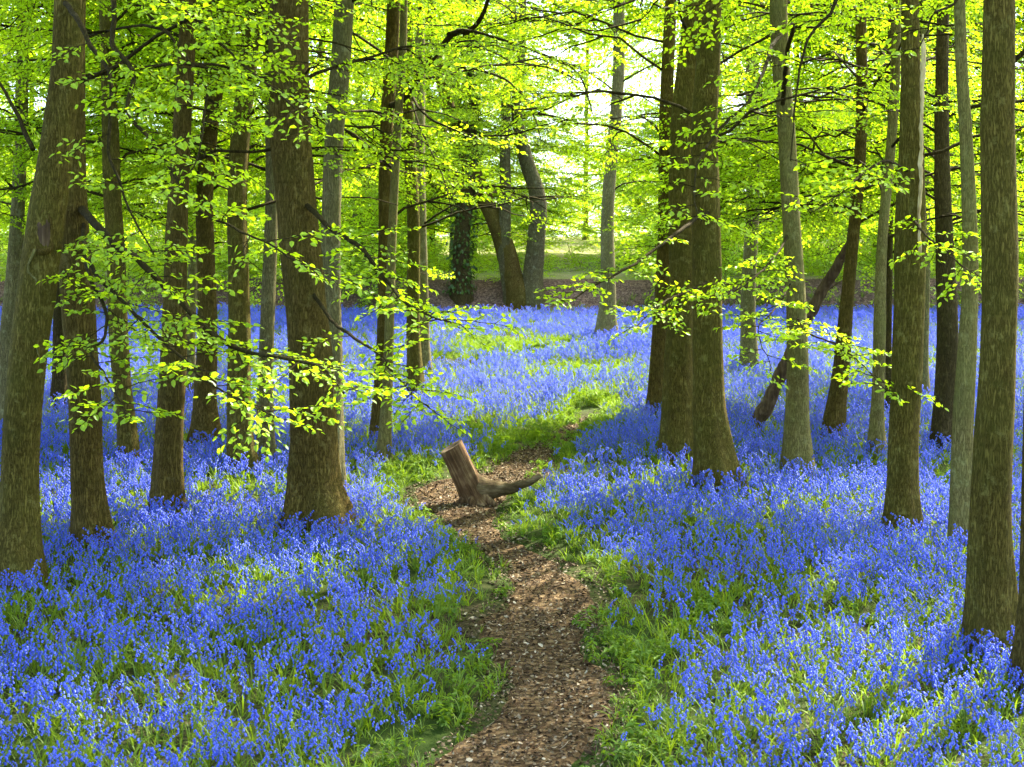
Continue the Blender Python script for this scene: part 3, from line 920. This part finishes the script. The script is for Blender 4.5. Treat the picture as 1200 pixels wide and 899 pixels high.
# ------------------------------------------------------------------ marks on single trunks
def wood_mat(name, c0, c1, c2, sc=(30, 30, 2.0), bump=.7):
    m, nt, N, L, out = mat_new(name)
    tc = N.new('ShaderNodeTexCoord')
    mp = N.new('ShaderNodeMapping'); mp.inputs['Scale'].default_value = sc; L.new(tc.outputs['Object'], mp.inputs[0])
    n1 = N.new('ShaderNodeTexNoise'); n1.inputs['Scale'].default_value = 1; n1.inputs['Detail'].default_value = 7; n1.inputs['Roughness'].default_value = .65; L.new(mp.outputs[0], n1.inputs['Vector'])
    n2 = N.new('ShaderNodeTexNoise'); n2.inputs['Scale'].default_value = 7; n2.inputs['Detail'].default_value = 4; L.new(tc.outputs['Object'], n2.inputs['Vector'])
    a = N.new('ShaderNodeMath'); a.operation = 'MULTIPLY_ADD'; a.inputs[1].default_value = .6
    h = N.new('ShaderNodeMath'); h.operation = 'MULTIPLY'; h.inputs[1].default_value = .4; L.new(n2.outputs[0], h.inputs[0])
    L.new(n1.outputs[0], a.inputs[0]); L.new(h.outputs[0], a.inputs[2])
    c = ramp(N, [(.34, c0), (.5, c1), (.66, c2)]); L.new(a.outputs[0], c.inputs[0])
    b = N.new('ShaderNodeBsdfPrincipled'); b.inputs['Roughness'].default_value = .85; b.inputs['Specular IOR Level'].default_value = .06
    L.new(c.outputs[0], b.inputs['Base Color'])
    bp = N.new('ShaderNodeBump'); bp.inputs['Strength'].default_value = bump; bp.inputs['Distance'].default_value = .02; L.new(n1.outputs[0], bp.inputs['Height']); L.new(bp.outputs[0], b.inputs['Normal'])
    L.new(b.outputs[0], out.inputs[0])
    return m


M_STUMP = wood_mat('stump_wood', (.032, .018, .008), (.11, .062, .027), (.30, .20, .095))
M_CUT = wood_mat('cut_wood', (.03, .022, .013), (.085, .06, .035), (.17, .125, .075), sc=(25, 25, 25), bump=.4)
M_BARE = wood_mat('bare_wood', (.30, .20, .09), (.56, .43, .22), (.76, .62, .36), sc=(40, 40, 4), bump=.4)
M_POLE = wood_mat('rotting_pole_wood', (.035, .022, .012), (.085, .055, .03), (.20, .14, .075))
M_LIMB = wood_mat('dead_limb_wood', (.035, .022, .010), (.10, .068, .03), (.21, .155, .08), sc=(7, 26, 26))


def noisy(mb, amp, sc, seed):
    mb.v = [tuple(Vector(p) + amp * mnoise.noise_vector(Vector(p) * sc + Vector((seed, 0, 0)))) for p in mb.v]


# peeled strip on the stout right trunk
root, base, tat = TREE_OBJ['T22']
d = base[1] - .17
strip = [(1077, 300, 3), (1078, 250, 4), (1079, 200, 5), (1080, 150, 4.5), (1081, 110, 5), (1082, 75, 7), (1081, 55, 6), (1080, 40, 2)]
Q = np.array([[*at(x, y, d), w / (FPX / d) / 2] for x, y, w in strip])
Q = smooth_path(Q, .05); mb = MB(); tube(mb, Q[:, :3] - base, Q[:, 3], 7); noisy(mb, .02, 5, 3); noisy(mb, .014, 17, 6)
new_obj('peeled_strip', mb.mesh('peeled_strip', [M_BARE]), root)

# torn branch scar and dangling root on the leaning left trunk
root, base, tat = TREE_OBJ['T1']
c = at(54, 272, base[1]); st, rr = tat(c[2] - base[2])
def on_trunk(dx, dz, lift):
    s2, r2 = tat(c[2] + dz - base[2])
    ox = c[0] + dx - s2[0]
    return np.array([c[0] + dx, s2[1] - math.sqrt(max(r2 * r2 * 1.04 - ox * ox, .0004)) - lift, c[2] + dz]) - base


mb = MB()
tube(mb, [on_trunk(.062 * math.cos(a) * (1 - .25 * math.sin(a)), .18 * math.sin(a), -.006) for a in np.linspace(0, 2 * math.pi, 33)], [.014 + .022 * max(0, -math.sin(a)) ** 2 for a in np.linspace(0, 2 * math.pi, 33)], 7, cap=False); noisy(mb, .016, 10, 5)
sc = new_obj('branch_scar', mb.mesh('branch_scar', [BARK['brown']]), root)
mb = MB()
vs = [on_trunk(0, 0, .012)] + [on_trunk(.03 * math.cos(a), .09 * math.sin(a), .008) for a in np.linspace(0, 2 * math.pi, 18, endpoint=False)] + [on_trunk(.058 * math.cos(a) * (1 - .25 * math.sin(a)), .17 * math.sin(a), .0) for a in np.linspace(0, 2 * math.pi, 18, endpoint=False)]
mb.add(vs, [(0, 1 + k, 1 + (k + 1) % 18) for k in range(18)] + [(1 + k, 19 + k, 19 + (k + 1) % 18, 1 + (k + 1) % 18) for k in range(18)]); noisy(mb, .008, 12, 8)
new_obj('torn_wood', mb.mesh('torn_wood', [M_POLE]), sc)
st, rr = tat(c[2] - base[2])
Q = np.array([at(x, y, st[1] - rr - .03) for x, y in [(41, 292), (36, 303), (33, 318), (43, 328), (38, 345), (37, 375), (42, 405), (52, 425), (75, 432)]])
Q = smooth_path(Q, .04); mb = MB(); tube(mb, Q - base, np.linspace(.014, .004, len(Q)), 5); noisy(mb, .01, 14, 2)
new_obj('dangling_root', mb.mesh('dangling_root', [BARK['pale']]), root)

# ivy on the dark bank tree
root, base, tat = TREE_OBJ['K4']
irg = np.random.default_rng(41)
M_IVY = leaf_mat('ivy_leaf', (.03, .06, .008), (.08, .14, .018), (.10, .18, .012), tfac=.25, gloss=.03)
mb = MB()
for q in range(1500):
    hz = irg.uniform(.1, 7.5); st, rr = tat(hz); a = irg.uniform(0, 6.283); r2 = rr * 1.02 + abs(irg.normal(0, .09)) * (1 + .9 * mnoise.noise(Vector((hz * 1.3, a, 2.))))
    p = st + np.array([r2 * math.cos(a), r2 * math.sin(a), 0]) - base; p[2] = hz
    A = np.array(leaf_matrix((p, a + irg.normal(0, .6), irg.normal(.7, .3), irg.normal(0, .4), irg.uniform(.08, .14))))
    mb.add(LV @ A[:3, :3].T + A[:3, 3], LF)
iv = new_obj('ivy', mb.mesh('ivy', [M_IVY], smooth=False), root); iv['kind'] = 'stuff'

# ------------------------------------------------------------------ stump and leaning pole
def stump():
    bx, by = 561, 590
    d = depth_of(by); ppm = FPX / d
    b = at(bx, by, d); b[2] = float(terrain(b[0], b[1])) + .02
    root = empty('cut_stump', tuple(b))
    tag(root, 'leaning sawn-off stump with a low dead limb standing on the path', 'stump')
    top = at(531, 528, d - .12) - b
    ln = float(np.linalg.norm(top)) + .05
    zax = Vector(top).normalized()
    rot = zax.to_track_quat('Z', 'Y').to_matrix().to_4x4()
    seg, n = 40, 30
    mb = MB(); vs = []
    for i in range(n + 1):
        t = i / n; z = -.18 + (ln + .18) * t
        for k in range(seg):
            a = 2 * math.pi * k / seg
            r = .146 + .05 * math.exp(-max(0, z) / .14) * (1 + .6 * math.cos(3 * a + 1)) - .006 * t
            r *= 1 + .05 * math.sin(2 * a + 1) + .09 * mnoise.noise(Vector((math.cos(a) * 3, math.sin(a) * 3, z * 2.2))) + .06 * mnoise.noise(Vector((math.cos(a) * 14, math.sin(a) * 14, z * 2)))
            vs.append((r * math.cos(a), r * math.sin(a), z + (.02 * math.sin(a * 1 + .6) if i == n else 0)))
    fs = [(i * seg + k, i * seg + (k + 1) % seg, (i + 1) * seg + (k + 1) % seg, (i + 1) * seg + k) for i in range(n) for k in range(seg)]
    mb.add(vs, fs)
    body = new_obj('stump_body', mb.mesh('stump_body', [M_STUMP]), root); body.matrix_local = rot
    # sawn face, a little below the rim, with a hollow
    mb = MB(); vs = []
    rims = [vs0 for vs0 in mb.v]
    top_ring = np.array(body.data.vertices[0].co) * 0
    ringv = [np.array(body.data.vertices[n * seg + k].co) for k in range(seg)]
    cen = np.mean(ringv, 0)
    for j, f in enumerate((1.0, .86, .6, .32, .0)):
        for k in range(seg):
            p = cen + (ringv[k] - cen) * max(f, .001)
            p = p + np.array([0, 0, [-.001, .004, -.012, -.03, -.04][j] + .006 * mnoise.noise(Vector(p) * 22)])
            vs.append(p)
    fs = [(j * seg + k, j * seg + (k + 1) % seg, (j + 1) * seg + (k + 1) % seg, (j + 1) * seg + k) for j in range(4) for k in range(seg)]
    mb.add(vs, fs)
    cut = new_obj('sawn_face', mb.mesh('sawn_face', [M_CUT]), root); cut.matrix_local = rot
    # the dead limb, lying low and curving up
    pts = [(556, 572, 34), (570, 574, 26), (584, 572, 17), (600, 571.5, 12.5), (614, 567, 11), (625, 562, 9), (634, 557, 6)]
    Q = np.array([[*(at(x, y, d - .02 - .002 * (x - 553)) - b), w / ppm / 2] for x, y, w in pts])
    Q = smooth_path(Q, .025); mb = MB(); tube(mb, Q[:, :3], Q[:, 3], 14); noisy(mb, .03, 7, 4); noisy(mb, .014, 21, 9)
    new_obj('dead_limb', mb.mesh('dead_limb', [M_LIMB]), root)
    # roots at the foot
    for a, l in ((-2.7, .34), (-1.9, .28), (-.9, .30), (.5, .36), (2.3, .3)):
        q = np.array([[.10 * math.cos(a), .10 * math.sin(a), .12], [.2 * math.cos(a), .2 * math.sin(a), .045], [l * math.cos(a + .15), l * math.sin(a + .15), -.04]])
        Q = smooth_path(q, .03); mb = MB(); tube(mb, Q, np.linspace(.07, .02, len(Q)), 8); noisy(mb, .02, 12, a)
        new_obj('root', mb.mesh('root', [M_STUMP]), root)
    return b


STUMP = stump()


def dead_pole():
    d = depth_of(509)
    b = at(884, 509, d); b[2] = float(terrain(b[0], b[1]))
    root = empty('leaning_dead_pole', tuple(b))
    tag(root, 'dark rotten pole propped slantwise against the slanting brown trunk', 'dead pole')
    pts = [(878, 514, 15), (886, 498, 17), (905, 462, 16), (928, 410, 14.5), (950, 365, 14), (975, 322, 12), (992, 292, 10), (1000, 276, 7)]
    ppm = FPX / d
    Q = np.array([[*(at(x, y, d + (x - 880) / 120 * -.6) - b), w / ppm / 2] for x, y, w in pts])
    Q[0, 2] -= .1
    Q = smooth_path(Q, .06); mb = MB(); tube(mb, Q[:, :3], Q[:, 3], 14); noisy(mb, .03, 6, 7)
    new_obj('pole', mb.mesh('pole', [M_POLE]), root)
    q = np.array([(at(x, y, d - .35) - b) for x, y in [(942, 385), (952, 362), (965, 345), (985, 330)]])
    Q = smooth_path(q, .05); mb = MB(); tube(mb, Q, np.linspace(.022, .006, len(Q)), 6)
    new_obj('side_branch', mb.mesh('side_branch', [M_POLE]), root)


dead_pole()

# ------------------------------------------------------------------ bluebells
def blade(mb, rg, L, w, az, lean, mat=0, n=6, sx=0, sy=0):
    """a strap leaf arching outwards"""
    pts = []; ph = lean
    p = np.array([sx, sy, 0.]); dirv = np.array([math.cos(az), math.sin(az)])
    sidev = np.array([-math.sin(az), math.cos(az), 0])
    vs = []
    for i in range(n + 1):
        t = i / n
        ww = w * (math.sin(math.pi * min(1, .18 + .82 * t)) ** .7 if t < 1 else 0) * .5
        vs.append(p + sidev * ww); vs.append(p - sidev * ww)
        ph2 = lean + (1.25 * t * t) * (0.6 + lean)
        p = p + (L / n) * np.array([*(dirv * math.sin(ph2)), math.cos(ph2)])
    mb.add(vs, [(2 * i, 2 * i + 1, 2 * i + 3, 2 * i + 2) for i in range(n)], mat)


def bluebell_parts(rg):
    H = rg.uniform(.26, .38)
    az = rg.uniform(0, 6.28)
    dv = np.array([math.cos(az), math.sin(az), 0])
    n = 9; s = np.linspace(0, 1, n)
    nod = rg.uniform(.05, .09)
    stem = np.stack([dv[0] * (.02 * s + nod * np.clip(s - .7, 0, 1) ** 2 * 11) , dv[1] * (.02 * s + nod * np.clip(s - .7, 0, 1) ** 2 * 11), H * (s - .45 * np.clip(s - .75, 0, 1) ** 2 * 1.8)], 1)
    ms = MB(); tube(ms, stem, np.linspace(.0034, .0018, n), 4, cap=False)
    mf = MB()
    nb = rg.integers(8, 13)
    for k in range(nb):
        t = .60 + .40 * k / (nb - 1)
        p, tg = interp_path(stem, min(t, .999))
        a = az + rg.normal(0, .9) + (math.pi * .35 if k % 2 else -math.pi * .35)
        out = np.array([math.cos(a), math.sin(a), 0])
        ped = .012 + .012 * (1 - (t - .6) / .4)
        q = p + out * ped + np.array([0, 0, .004])
        dn = np.array([0, 0, -1.]) + out * rg.uniform(.2, .8); dn /= np.linalg.norm(dn)
        Lb = rg.uniform(.019, .026) * (1.0 if t < .9 else .75)
        u, v = frame_for(dn)
        vs = []
        for (l, r) in ((0, .0035), (.35, .0072), (.8, .0068)):
            for j in range(5):
                b = 2 * math.pi * j / 5
                vs.append(q + dn * Lb * l + r * (math.cos(b) * u + math.sin(b) * v))
        for j in range(5):
            b = 2 * math.pi * (j + .5) / 5
            vs.append(q + dn * Lb * .98 + .0125 * (math.cos(b) * u + math.sin(b) * v))
        fs = [(j, (j + 1) % 5, 5 + (j + 1) % 5, 5 + j) for j in range(5)] + [(5 + j, 5 + (j + 1) % 5, 10 + (j + 1) % 5, 10 + j) for j in range(5)]
        fs += [(10 + j, 10 + (j + 1) % 5, 15 + j) for j in range(5)] + [(4, 3, 2, 1, 0)]
        mf.add(vs, fs)
        mf.add([p, p + np.array([0, 0, .003]), q], [(0, 1, 2)])
    leaves = []
    for k in range(3):
        ml = MB(); blade(ml, rg, rg.uniform(.18, .28), rg.uniform(.010, .015), az + 2.1 * k + rg.uniform(-.5, .5), rg.uniform(.25, .75)); leaves.append(ml)
    return ms, mf, leaves


BB = []; BB_PROTO = []
for i in range(10):
    r_ = np.random.default_rng(300 + i)
    ms, mf, lv = bluebell_parts(r_)
    BB.append((ms.mesh('flower_stem', [M_STALK]), mf.mesh('flower_spike', [M_BELL]), [l.mesh('bluebell_leaf', [M_BLADE]) for l in lv]))
    j = MB(); j.add(ms.v, ms.f, 0); j.add(mf.v, mf.f, 1)
    for l in lv[:2]: j.add(l.v, l.f, 2)
    BB_PROTO.append(proto('bluebell_plant', j.mesh('bluebell_plant', [M_STALK, M_BELL, M_BLADE])))

brg = np.random.default_rng(1234)


def field(n_per_m2, y0, y1, rg, half=.325, margin=1.6):
    A = half * (y1 ** 2 - y0 ** 2) + 2 * margin * (y1 - y0)
    n = int(A * n_per_m2)
    y = y0 + (y1 - y0) * np.sqrt(rg.random(n)) if y0 == 0 else np.sqrt(rg.uniform(y0 ** 2, y1 ** 2, n))
    x = rg.uniform(-1, 1, n) * (half * y + margin)
    return x, y


TRUNKS = np.array([[TREE_OBJ[T['k']][1][0], TREE_OBJ[T['k']][1][1], T['p'][1][2] / FPX * TREE_OBJ[T['k']][1][1] / 2] for T in TREES])


def clear_of_trunks(x, y, gap):
    ok = np.ones(len(x), bool)
    for tx, ty, tr in TRUNKS:
        ok &= (x - tx) ** 2 + (y - ty) ** 2 > (tr + gap) ** 2
    ok &= (x - STUMP[0]) ** 2 + (y - STUMP[1]) ** 2 > .45 ** 2
    return ok


def to_px(x, y):
    return 600 + x / y * FPX, YV + FPX * HC / y


def green_zone(x, y):
    """0..1 where low green plants replace the flowers, as photo patches on the floor"""
    px, py = to_px(x, y)
    g = np.zeros(len(x))
    for cx, cy_, rx, ry in ((640, 655, 60, 45), (745, 765, 75, 50), (585, 715, 40, 22), (545, 830, 80, 45), (500, 880, 120, 35), (620, 515, 75, 32), (480, 552, 60, 16),
                            (700, 480, 50, 28), (600, 405, 120, 14), (830, 720, 70, 28), (760, 880, 90, 25), (1000, 720, 60, 16), (690, 430, 90, 10), (560, 500, 40, 14), (1110, 560, 24, 14)):
        q = 1 - np.sqrt(((px - cx) / (rx * .95)) ** 2 + ((py - cy_ - .03 * (py - 215)) / (ry * 1.05)) ** 2) + .25 * fnoise(x * 1.3, y * 1.3, 201)
        g = np.maximum(g, np.clip(q * 2, 0, 1))
    return g


def bare_zone(x, y):
    px, py = to_px(x, y)
    g = np.zeros(len(x))
    for cx, cy_, rx, ry in ((525, 428, 55, 9), (600, 397, 28, 6), (690, 486, 20, 10), (520, 590, 55, 22)):
        q = 1 - np.sqrt(((px - cx) / rx) ** 2 + ((py - cy_) / ry) ** 2)
        g = np.maximum(g, np.clip(q * 3, 0, 1))
    return g


x, y = field(136, 8.6, 48.0, brg)
pdist = path_dist(x, y) + .15 * fnoise(x * 1.5, y * 1.5, 71)
dens = .10 + .90 * sstep(.10, .60, pdist)
dens *= sstep(.0, .1, pdist) * (1 - .35 * sstep(15, 35, y))
dens *= 1 - .95 * green_zone(x, y)
dens *= 1 - bare_zone(x, y)
dens *= .45 + .65 * sstep(-.45, .3, fnoise(x * .9, y * .9, 81)) - .35 * sstep(.25, .6, fnoise(x * .5 + 9, y * .5, 91))
far_green = sstep(27, 34, y) * (1 - sstep(44.5, 46.5, y))
dens *= 1 - .5 * far_green * sstep(-.1, .35, fnoise(x * .25, y * .6, 95))
dens *= 1 - sstep(46.0, 46.6, y)
ok = (brg.random(len(x)) < dens) & clear_of_trunks(x, y, .03)
x, y = x[ok], y[ok]
z = terrain(x, y) - .01
n = len(x)
rot = np.stack([brg.normal(0, .12, n), brg.normal(0, .12, n), brg.uniform(0, 6.283, n)], 1)
scl = brg.uniform(.52, 1.04, n) * (1 + .12 * fnoise(x * .9, y * .9, 301)) * (.7 + .3 * sstep(.1, .9, path_dist(x, y))) * (1 + .004 * np.clip(y - 15, 0, 40))
var = brg.integers(0, len(BB), n)
px, py = to_px(x, y)
near = np.where((px > 8) & (px < 1192) & (py < 905))[0]
near = near[np.argsort(y[near])][:300]
mask = np.ones(n, bool); mask[near] = False
carpet = scatter('bluebell_carpet', np.stack([x, y, z], 1)[mask], rot[mask], scl[mask], var[mask], BB_PROTO, 'bluebell')
tag(carpet, 'dense carpet of violet-blue bluebells covering the wood floor', 'bluebells', kind='stuff')
for i in near:
    r0 = empty('bluebell', (x[i], y[i], z[i]))
    r0.rotation_euler = rot[i]; r0.scale = (scl[i],) * 3
    tag(r0, 'single violet-blue bluebell among those along the bottom edge', 'bluebell', 'bluebells along the bottom edge')
    st_, sp_, lv_ = BB[var[i]]
    new_obj('flower_stem', st_, r0); new_obj('flower_spike', sp_, r0)
    for l in lv_: new_obj('leaf', l, r0)
print('bluebells', n)

# strap leaves and grass between them
TUFTS = []
for i in range(6):
    r_ = np.random.default_rng(350 + i); mb = MB()
    for k in range(12):
        blade(mb, r_, r_.uniform(.13, .30), r_.uniform(.007, .014), r_.uniform(0, 6.28), r_.uniform(.15, .9), 0, 5, r_.normal(0, .03), r_.normal(0, .03))
    TUFTS.append(proto('leaf_tuft', mb.mesh('leaf_tuft', [M_BLADE])))
x, y = field(46, 8.6, 47.6, brg)
pdist = path_dist(x, y) + .2 * fnoise(x * 1.5, y * 1.5, 171)
dens = sstep(-.16, .12, pdist) * (.42 + .35 * (1 - sstep(12, 20, y)) + .55 * np.maximum(green_zone(x, y), 1 - sstep(.2, .8, pdist))) * (1 - .95 * bare_zone(x, y))
ok = (brg.random(len(x)) < dens) & clear_of_trunks(x, y, .05)
x, y = x[ok], y[ok]; n = len(x)
un = scatter('undergrowth', np.stack([x, y, terrain(x, y) - .01], 1), rand_rot(n, .15, brg), brg.uniform(.6, 1.15, n) * (.65 + .35 * sstep(0, .5, path_dist(x, y))), brg.integers(0, 6, n), TUFTS, 'tuft')
tag(un, 'narrow green bluebell leaves and grass between the flowers', 'undergrowth', kind='stuff')

# low leafy herbs along the path
HERBS = []
for i in range(5):
    r_ = np.random.default_rng(380 + i); mb = MB()
    for k in range(9):
        a = r_.uniform(0, 6.28); ln = r_.uniform(.06, .17); le = r_.uniform(.1, .5)
        sx, sy = r_.normal(0, .05, 2)
        tip = np.array([sx + ln * math.sin(le) * math.cos(a), sy + ln * math.sin(le) * math.sin(a), ln * math.cos(le)])
        tube(mb, [np.array([sx, sy, 0]), tip * .55 + np.array([sx, sy, 0]) * .45, tip], [.002, .0017, .0014], 3, cap=False)
        for q in range(6):
            A = np.array(leaf_matrix((tip - np.array([0, 0, .02 * (q // 3)]), q * 2.1 + r_.normal(0, .3), r_.normal(.2, .3), r_.normal(0, .3), r_.uniform(.035, .06))))
            mb.add(LV * np.array([1, .72, 1]) @ A[:3, :3].T + A[:3, 3], LF)
    HERBS.append(proto('herb_clump', mb.mesh('herb_clump', [M_HERB], smooth=False)))
x, y = field(34, 8.6, 46, brg)
pdist = path_dist(x, y) + .2 * fnoise(x * 1.5, y * 1.5, 271)
dens = sstep(-.18, .1, pdist) * np.clip(green_zone(x, y) * .75 + .22 * (1 - sstep(.05, .4, pdist)) + .10 * sstep(.2, .5, fnoise(x * .8, y * .8, 61)), 0, 1) * (1 - bare_zone(x, y))
ok = (brg.random(len(x)) < dens) & clear_of_trunks(x, y, .05)
x, y = x[ok], y[ok]; n = len(x)
hb = scatter('herb_cover', np.stack([x, y, terrain(x, y) - .01], 1), rand_rot(n, .15, brg), brg.uniform(.55, 1.2, n), brg.integers(0, 5, n), HERBS, 'herb')
tag(hb, 'low leafy green herbs edging the brown path', 'herbs', kind='stuff')

# dead leaves and bits of twig
LITTER = []
for i in range(6):
    r_ = np.random.default_rng(400 + i); mb = MB()
    lv_, lf_ = leaf_shape(.62, r_.uniform(-.3, .35), r_.uniform(-.4, .4)); mb.add(lv_ - np.array([.5, 0, 0]), lf_)
    LITTER.append(proto('dead_leaf', mb.mesh('dead_leaf', [M_LITTER], smooth=False)))
for i in range(2):
    r_ = np.random.default_rng(410 + i); mb = MB()
    tube(mb, [(-1.2, 0, 0), (-.3, .12, .03), (.5, -.05, 0), (1.3, .1, .05)], [.05, .05, .04, .02], 4)
    LITTER.append(proto('fallen_twig', mb.mesh('fallen_twig', [M_LITTER])))
py_ = brg.uniform(7.5, _pd[-1] + .3, 110000); px_ = brg.uniform(-1.6, 2.0, 110000)
k1 = (path_dist(px_, py_) + .1 * fnoise(px_ * 2, py_ * 2, 5) < .08) & (brg.random(110000) < .6 + .4 * fnoise(px_ * .8, py_ * .8, 411))
bx_, by_ = field(60, 18, 50, brg)
k2 = (brg.random(len(bx_)) < np.where(by_ > 46.8, .5, bare_zone(bx_, by_)))
x = np.concatenate([px_[k1], bx_[k2]]); y = np.concatenate([py_[k1], by_[k2]]); n = len(x)
zz = terrain(x, y) + np.where(path_dist(x, y) < 0, .036, .012) + brg.uniform(0, .012, n)
var = brg.integers(0, 6, n); tw = brg.random(n) < .03; var[tw] = brg.integers(6, 8, tw.sum())
lt = scatter('leaf_litter', np.stack([x, y, zz], 1), np.stack([brg.normal(0, .4, n), brg.normal(0, .4, n), brg.uniform(0, 6.28, n)], 1), brg.uniform(.014, .040, n) * np.where(brg.random(n) < .06, 1.6, 1), var, LITTER, 'litter')
tag(lt, 'brown dead leaves and twigs lying on the path and bank', 'leaf litter', kind='stuff')
print('litter', n, 'sprays', N_SPR)
